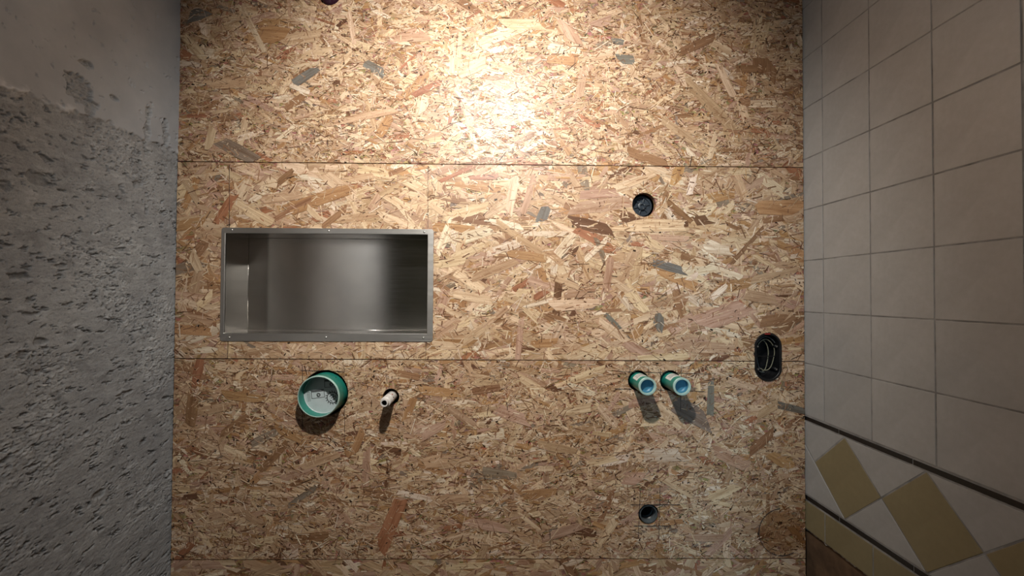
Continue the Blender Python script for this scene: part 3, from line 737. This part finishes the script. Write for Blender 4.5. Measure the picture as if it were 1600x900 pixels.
gear += [tf(l, 0.026, -0.010, 0) for l in ([(-20, 8), (-6, 22), (8, 20)], [(-10, -4), (14, 10)], [(0, -14), (20, -10)], [(-18, -20), (-2, -28)], [(6, 26), (10, -20)], [(20, 18), (26, -4)])]
mark(gear, 0.0019)

# small white threaded pipe stub
P0 = (-0.3203, 0.0, -0.3058)
stub = empty('white_pipe_stub', P0, 'small white threaded pipe stub poking from a round hole right of the large pipe', 'pipe')
prof = [(0.0138, 0.09), (0.0140, -0.030)]
y = -0.030
for k in range(5): prof += [(0.0126, y - 0.001), (0.0140, y - 0.0032), (0.0140, y - 0.0045)]; y -= 0.0055
prof += [(0.0105, y - 0.001), (0.0108, -0.068), (0.0102, -0.070), (0.0074, -0.070), (0.0070, -0.068), (0.0070, -0.02), (0, -0.02)]
lathe('stub_wall', prof, M['white'], stub, 32)
lathe('bore', [(0.0069, -0.0665), (0.0069, -0.03), (0, -0.03)], M['black'], stub, 28)
for k, (a, yy) in enumerate(((55, -0.018), (100, -0.012), (20, -0.024))):
    ca, sa = math.cos(math.radians(a)), math.sin(math.radians(a))
    bm = bmesh.new(); bmesh.ops.create_cube(bm, size=1); bmesh.ops.scale(bm, vec=(0.0008, 0.006, 0.003), verts=bm.verts)
    bmesh.ops.rotate(bm, cent=(0, 0, 0), matrix=Matrix.Rotation(-math.radians(a), 3, 'Y'), verts=bm.verts)
    bmesh.ops.translate(bm, vec=(0.0139*ca, yy, 0.0139*sa), verts=bm.verts)
    bm_obj('print_mark', bm, M['red' if k == 0 else 'ink'], stub)

# two green pipes
def green_pipe(x, z, length, label):
    t = empty('green_drain_pipe', (x, 0, z), label, 'pipe', 'pair of green pipe stubs')
    R = 0.0236
    w = lathe('pipe_wall', [(R, 0.09), (R, -length + 0.006)], M['teal'], t, 48)
    lathe('cap_rim', [(R, -length+0.006), (R+0.0009, -length+0.005), (R+0.0009, -length+0.0008), (R, -length), (R-0.0042, -length), (R-0.0048, -length+0.001), (R-0.0050, -length+0.006)], M['pale_teal'], t, 48)
    lathe('cap_inside', [(R-0.0050, -length+0.006), (R-0.0060, -length+0.017), (R-0.009, -length+0.019), (0, -length+0.018)], M['blue'], t, 48)
    # curved paper sticker on the upper side
    bm = bmesh.new(); rows = []
    for k in range(13):
        a = math.radians(70 + 84*k/12)
        rows.append([bm.verts.new((q*math.cos(a), yy, q*math.sin(a))) for q, yy in ((R+0.0003, -0.048), (R+0.0003, -0.010), (R-0.0002, -0.010), (R-0.0002, -0.048))])
    for p, q in zip(rows[:-1], rows[1:]):
        for j in range(4): bm.faces.new([p[j], p[(j+1) % 4], q[(j+1) % 4], q[j]])
    bm.faces.new(rows[0]); bm.faces.new(rows[-1][::-1])
    s = bm_obj('sticker', bm, M['paper'], t)
    for yy in (-0.038, -0.030, -0.022):
        pts = [((R+0.0004)*math.cos(math.radians(a)), yy, (R+0.0004)*math.sin(math.radians(a))) for a in range(80, 146, 6)]
        tube('printed_line', pts, 0.0006, M['ink'], s, 5)
    return t
green_pipe(0.3962, -0.2602, 0.074, 'green plastic pipe stub with blue inside, farther from the tiles')
green_pipe(0.4908, -0.2601, 0.076, 'green plastic pipe stub with blue inside, nearer the tiles')

# black valve body sunk in the upper right hole
P0 = (0.4112, 0.0, 0.2542)
v = empty('black_valve_plug', P0, 'round black plug with a small hub sunk in a hole right of centre', 'plug')
lathe('plug_body', [(0.0305, 0.09), (0.0305, 0.021), (0.0295, 0.019), (0.0245, 0.019), (0.0235, 0.0225), (0.0130, 0.0225), (0.012, 0.0225), (0, 0.0225)], M['rubber'], v, 48)
hub = lathe('hub', [(0.0125, 0.0226), (0.0120, 0.0175), (0.0105, 0.0165), (0.0052, 0.0165), (0.0046, 0.020), (0, 0.020)], M['rubber'], v, 32)
for k in range(6):
    a = 2*PI*k/6 + 0.3
    bm = box_bm(-0.0016, 0.0016, 0.0190, 0.0226, 0.0128, 0.0236, 0.0004)
    bmesh.ops.rotate(bm, cent=(0, 0, 0), matrix=Matrix.Rotation(a, 3, 'Y'), verts=bm.verts)
    bm_obj('rib', bm, M['rubber'], v)
for k in range(4):
    a = 2*PI*k/4 + 0.5
    lathe('stud', [(0, 0.0152), (0.0016, 0.0154), (0.0021, 0.0168)], M['greyp'], v, 12, loc=(0.0082*math.cos(a), 0, 0.0082*math.sin(a)))

# dark grey pipe flush in the lower hole
P0 = (0.4249, 0.0, -0.6458)
g = empty('dark_grey_pipe', P0, 'dark grey pipe end set in a pencil-marked hole low on the boards', 'pipe')
Q = lathe('pipe_wall', [(0.0262, 0.12), (0.0262, 0.005), (0.0255, 0.004), (0.0232, 0.004), (0.0226, 0.005), (0.0226, 0.12), (0, 0.12)], M['greyp'], g, 48, loc=(0.0012, 0, -0.0014))
lathe('bore', [(0.0222, 0.04), (0.0222, 0.118), (0, 0.118)], M['black'], g, 48, loc=(0.0012, 0, -0.0014))
lathe('sealing_ring', [(0.0226, 0.022), (0.0205, 0.024), (0.0205, 0.028), (0.0226, 0.030)], M['black'], g, 48, loc=(0.0012, 0, -0.0014))

# glossy dark cap in the hole at the top edge
P0 = (-0.5085, 0.0, 0.8591)
tcap = empty('dark_valve_cap', P0, 'glossy plum-black valve cap in a hole at the very top of the boards', 'plug')
lathe('cap_dome', [(0.0285, 0.09), (0.0285, 0.016), (0.0270, 0.008), (0.0220, 0.002), (0.0130, -0.001), (0, -0.002)], M['plum'], tcap, 40)
lathe('collar', [(0.0320, 0.09), (0.0320, 0.02), (0.0290, 0.018), (0.0287, 0.09)], M['black'], tcap, 40)

# electrical box
P0 = (0.7762, 0.0, -0.1892)
eb = empty('electrical_box', P0, 'black double electrical back box with loose loops of wire beside the tiles', 'electrical box')
def shell(profile, mat, name, parent, close=True):
    bm = bmesh.new(); rings = []
    for gr, yy in profile:
        rings.append([bm.verts.new((x - P0[0], yy, z - P0[2])) for x, z in stadium((0.7762, -0.1585, 0.7762, -0.2200, 0.0385), 48, gr)])
    for a, b in zip(rings[:-1], rings[1:]):
        for k in range(48): bm.faces.new([a[k], a[(k+1) % 48], b[(k+1) % 48], b[k]])
    if close: bm.faces.new(rings[-1])
    return bm_obj(name, bm, mat, parent)
shell([(0.0, 0.016), (0.0016, -0.0028), (0.0010, -0.0036), (-0.0035, -0.0036), (-0.0045, -0.0028), (-0.0048, 0.046)], M['black'], 'box_shell', eb)
for sx, sz in ((-0.0285, 0.030), (-0.0270, -0.037), (0.0285, 0.030), (0.0275, -0.037)):
    lathe('screw_post', [(0.0052, 0.045), (0.0052, 0.004), (0.0044, 0.003), (0, 0.003)], M['black'], eb, 16, loc=(sx, 0, sz))
    lathe('screw', [(0.0026, 0.0032), (0.0024, 0.0012), (0, 0.0008)], M['screw'], eb, 12, loc=(sx, 0, sz))
box('connecting_web', -0.036, 0.036, 0.012, 0.014, -0.0012, 0.0012, M['black'], eb)
def loop_wire(cx, cz, rx, rz, a0, a1, y0, y1, r, mat, n=36):
    pts = []
    for k in range(n + 1):
        a = math.radians(a0 + (a1-a0)*k/n); s = k/n
        pts.append((cx + rx*math.cos(a)*(1 + 0.08*math.sin(3*a)), y0 + (y1-y0)*s, cz + rz*math.sin(a)))
    return tube('wire', pts, r, M[mat], eb, 7)
loop_wire(0.001, 0.004, 0.027, 0.046, 150, -120, 0.012, 0.014, 0.0012, 'wire')
loop_wire(-0.003, 0.000, 0.017, 0.046, 100, -95, 0.018, 0.022, 0.0012, 'wire')
loop_wire(-0.006, -0.004, 0.026, 0.044, 190, 280, 0.02, 0.014, 0.0011, 'greyp')
loop_wire(-0.006, -0.002, 0.009, 0.038, 170, 265, 0.03, 0.024, 0.0013, 'greyp')
loop_wire(0.002, 0.006, 0.032, 0.052, 40, 140, 0.010, 0.012, 0.0012, 'greyp')
bm = box_bm(-0.011, 0.006, -0.0042, -0.0032, 0.0655, 0.0690, 0.0004); bm_obj('red_tab', bm, M['red'], eb)

# ------------------------------------------------------------------ ceiling spotlights (above the frame)
def spotlight(at, tilt, turn, label):
    lamp = empty('ceiling_spotlight', (at.x, at.y, CEIL_Z), label, 'lamp', 'ceiling spotlights')
    o = lathe('ceiling_rose', [(0, 0.0), (0.042, 0.0), (0.042, 0.012), (0, 0.012)], M['lampw'], lamp, 32); o.rotation_euler = (-PI/2, 0, 0)
    o = lathe('lamp_head', [(0, 0.0), (0.030, 0.002), (0.034, 0.042), (0.031, 0.042), (0.030, 0.038), (0, 0.038)], M['lampw'], lamp, 32)
    o.rotation_euler = (-PI/2 + tilt, 0, turn); o.location = (-0.03*math.sin(-turn), -0.03*math.cos(turn), -0.016)
spotlight(LAMP, 0.9, 0.0, 'white ceiling spotlight tilted to the boards')
spotlight(LAMP_B, 0.7, math.radians(70), 'white ceiling spotlight tilted to the grey concrete wall')
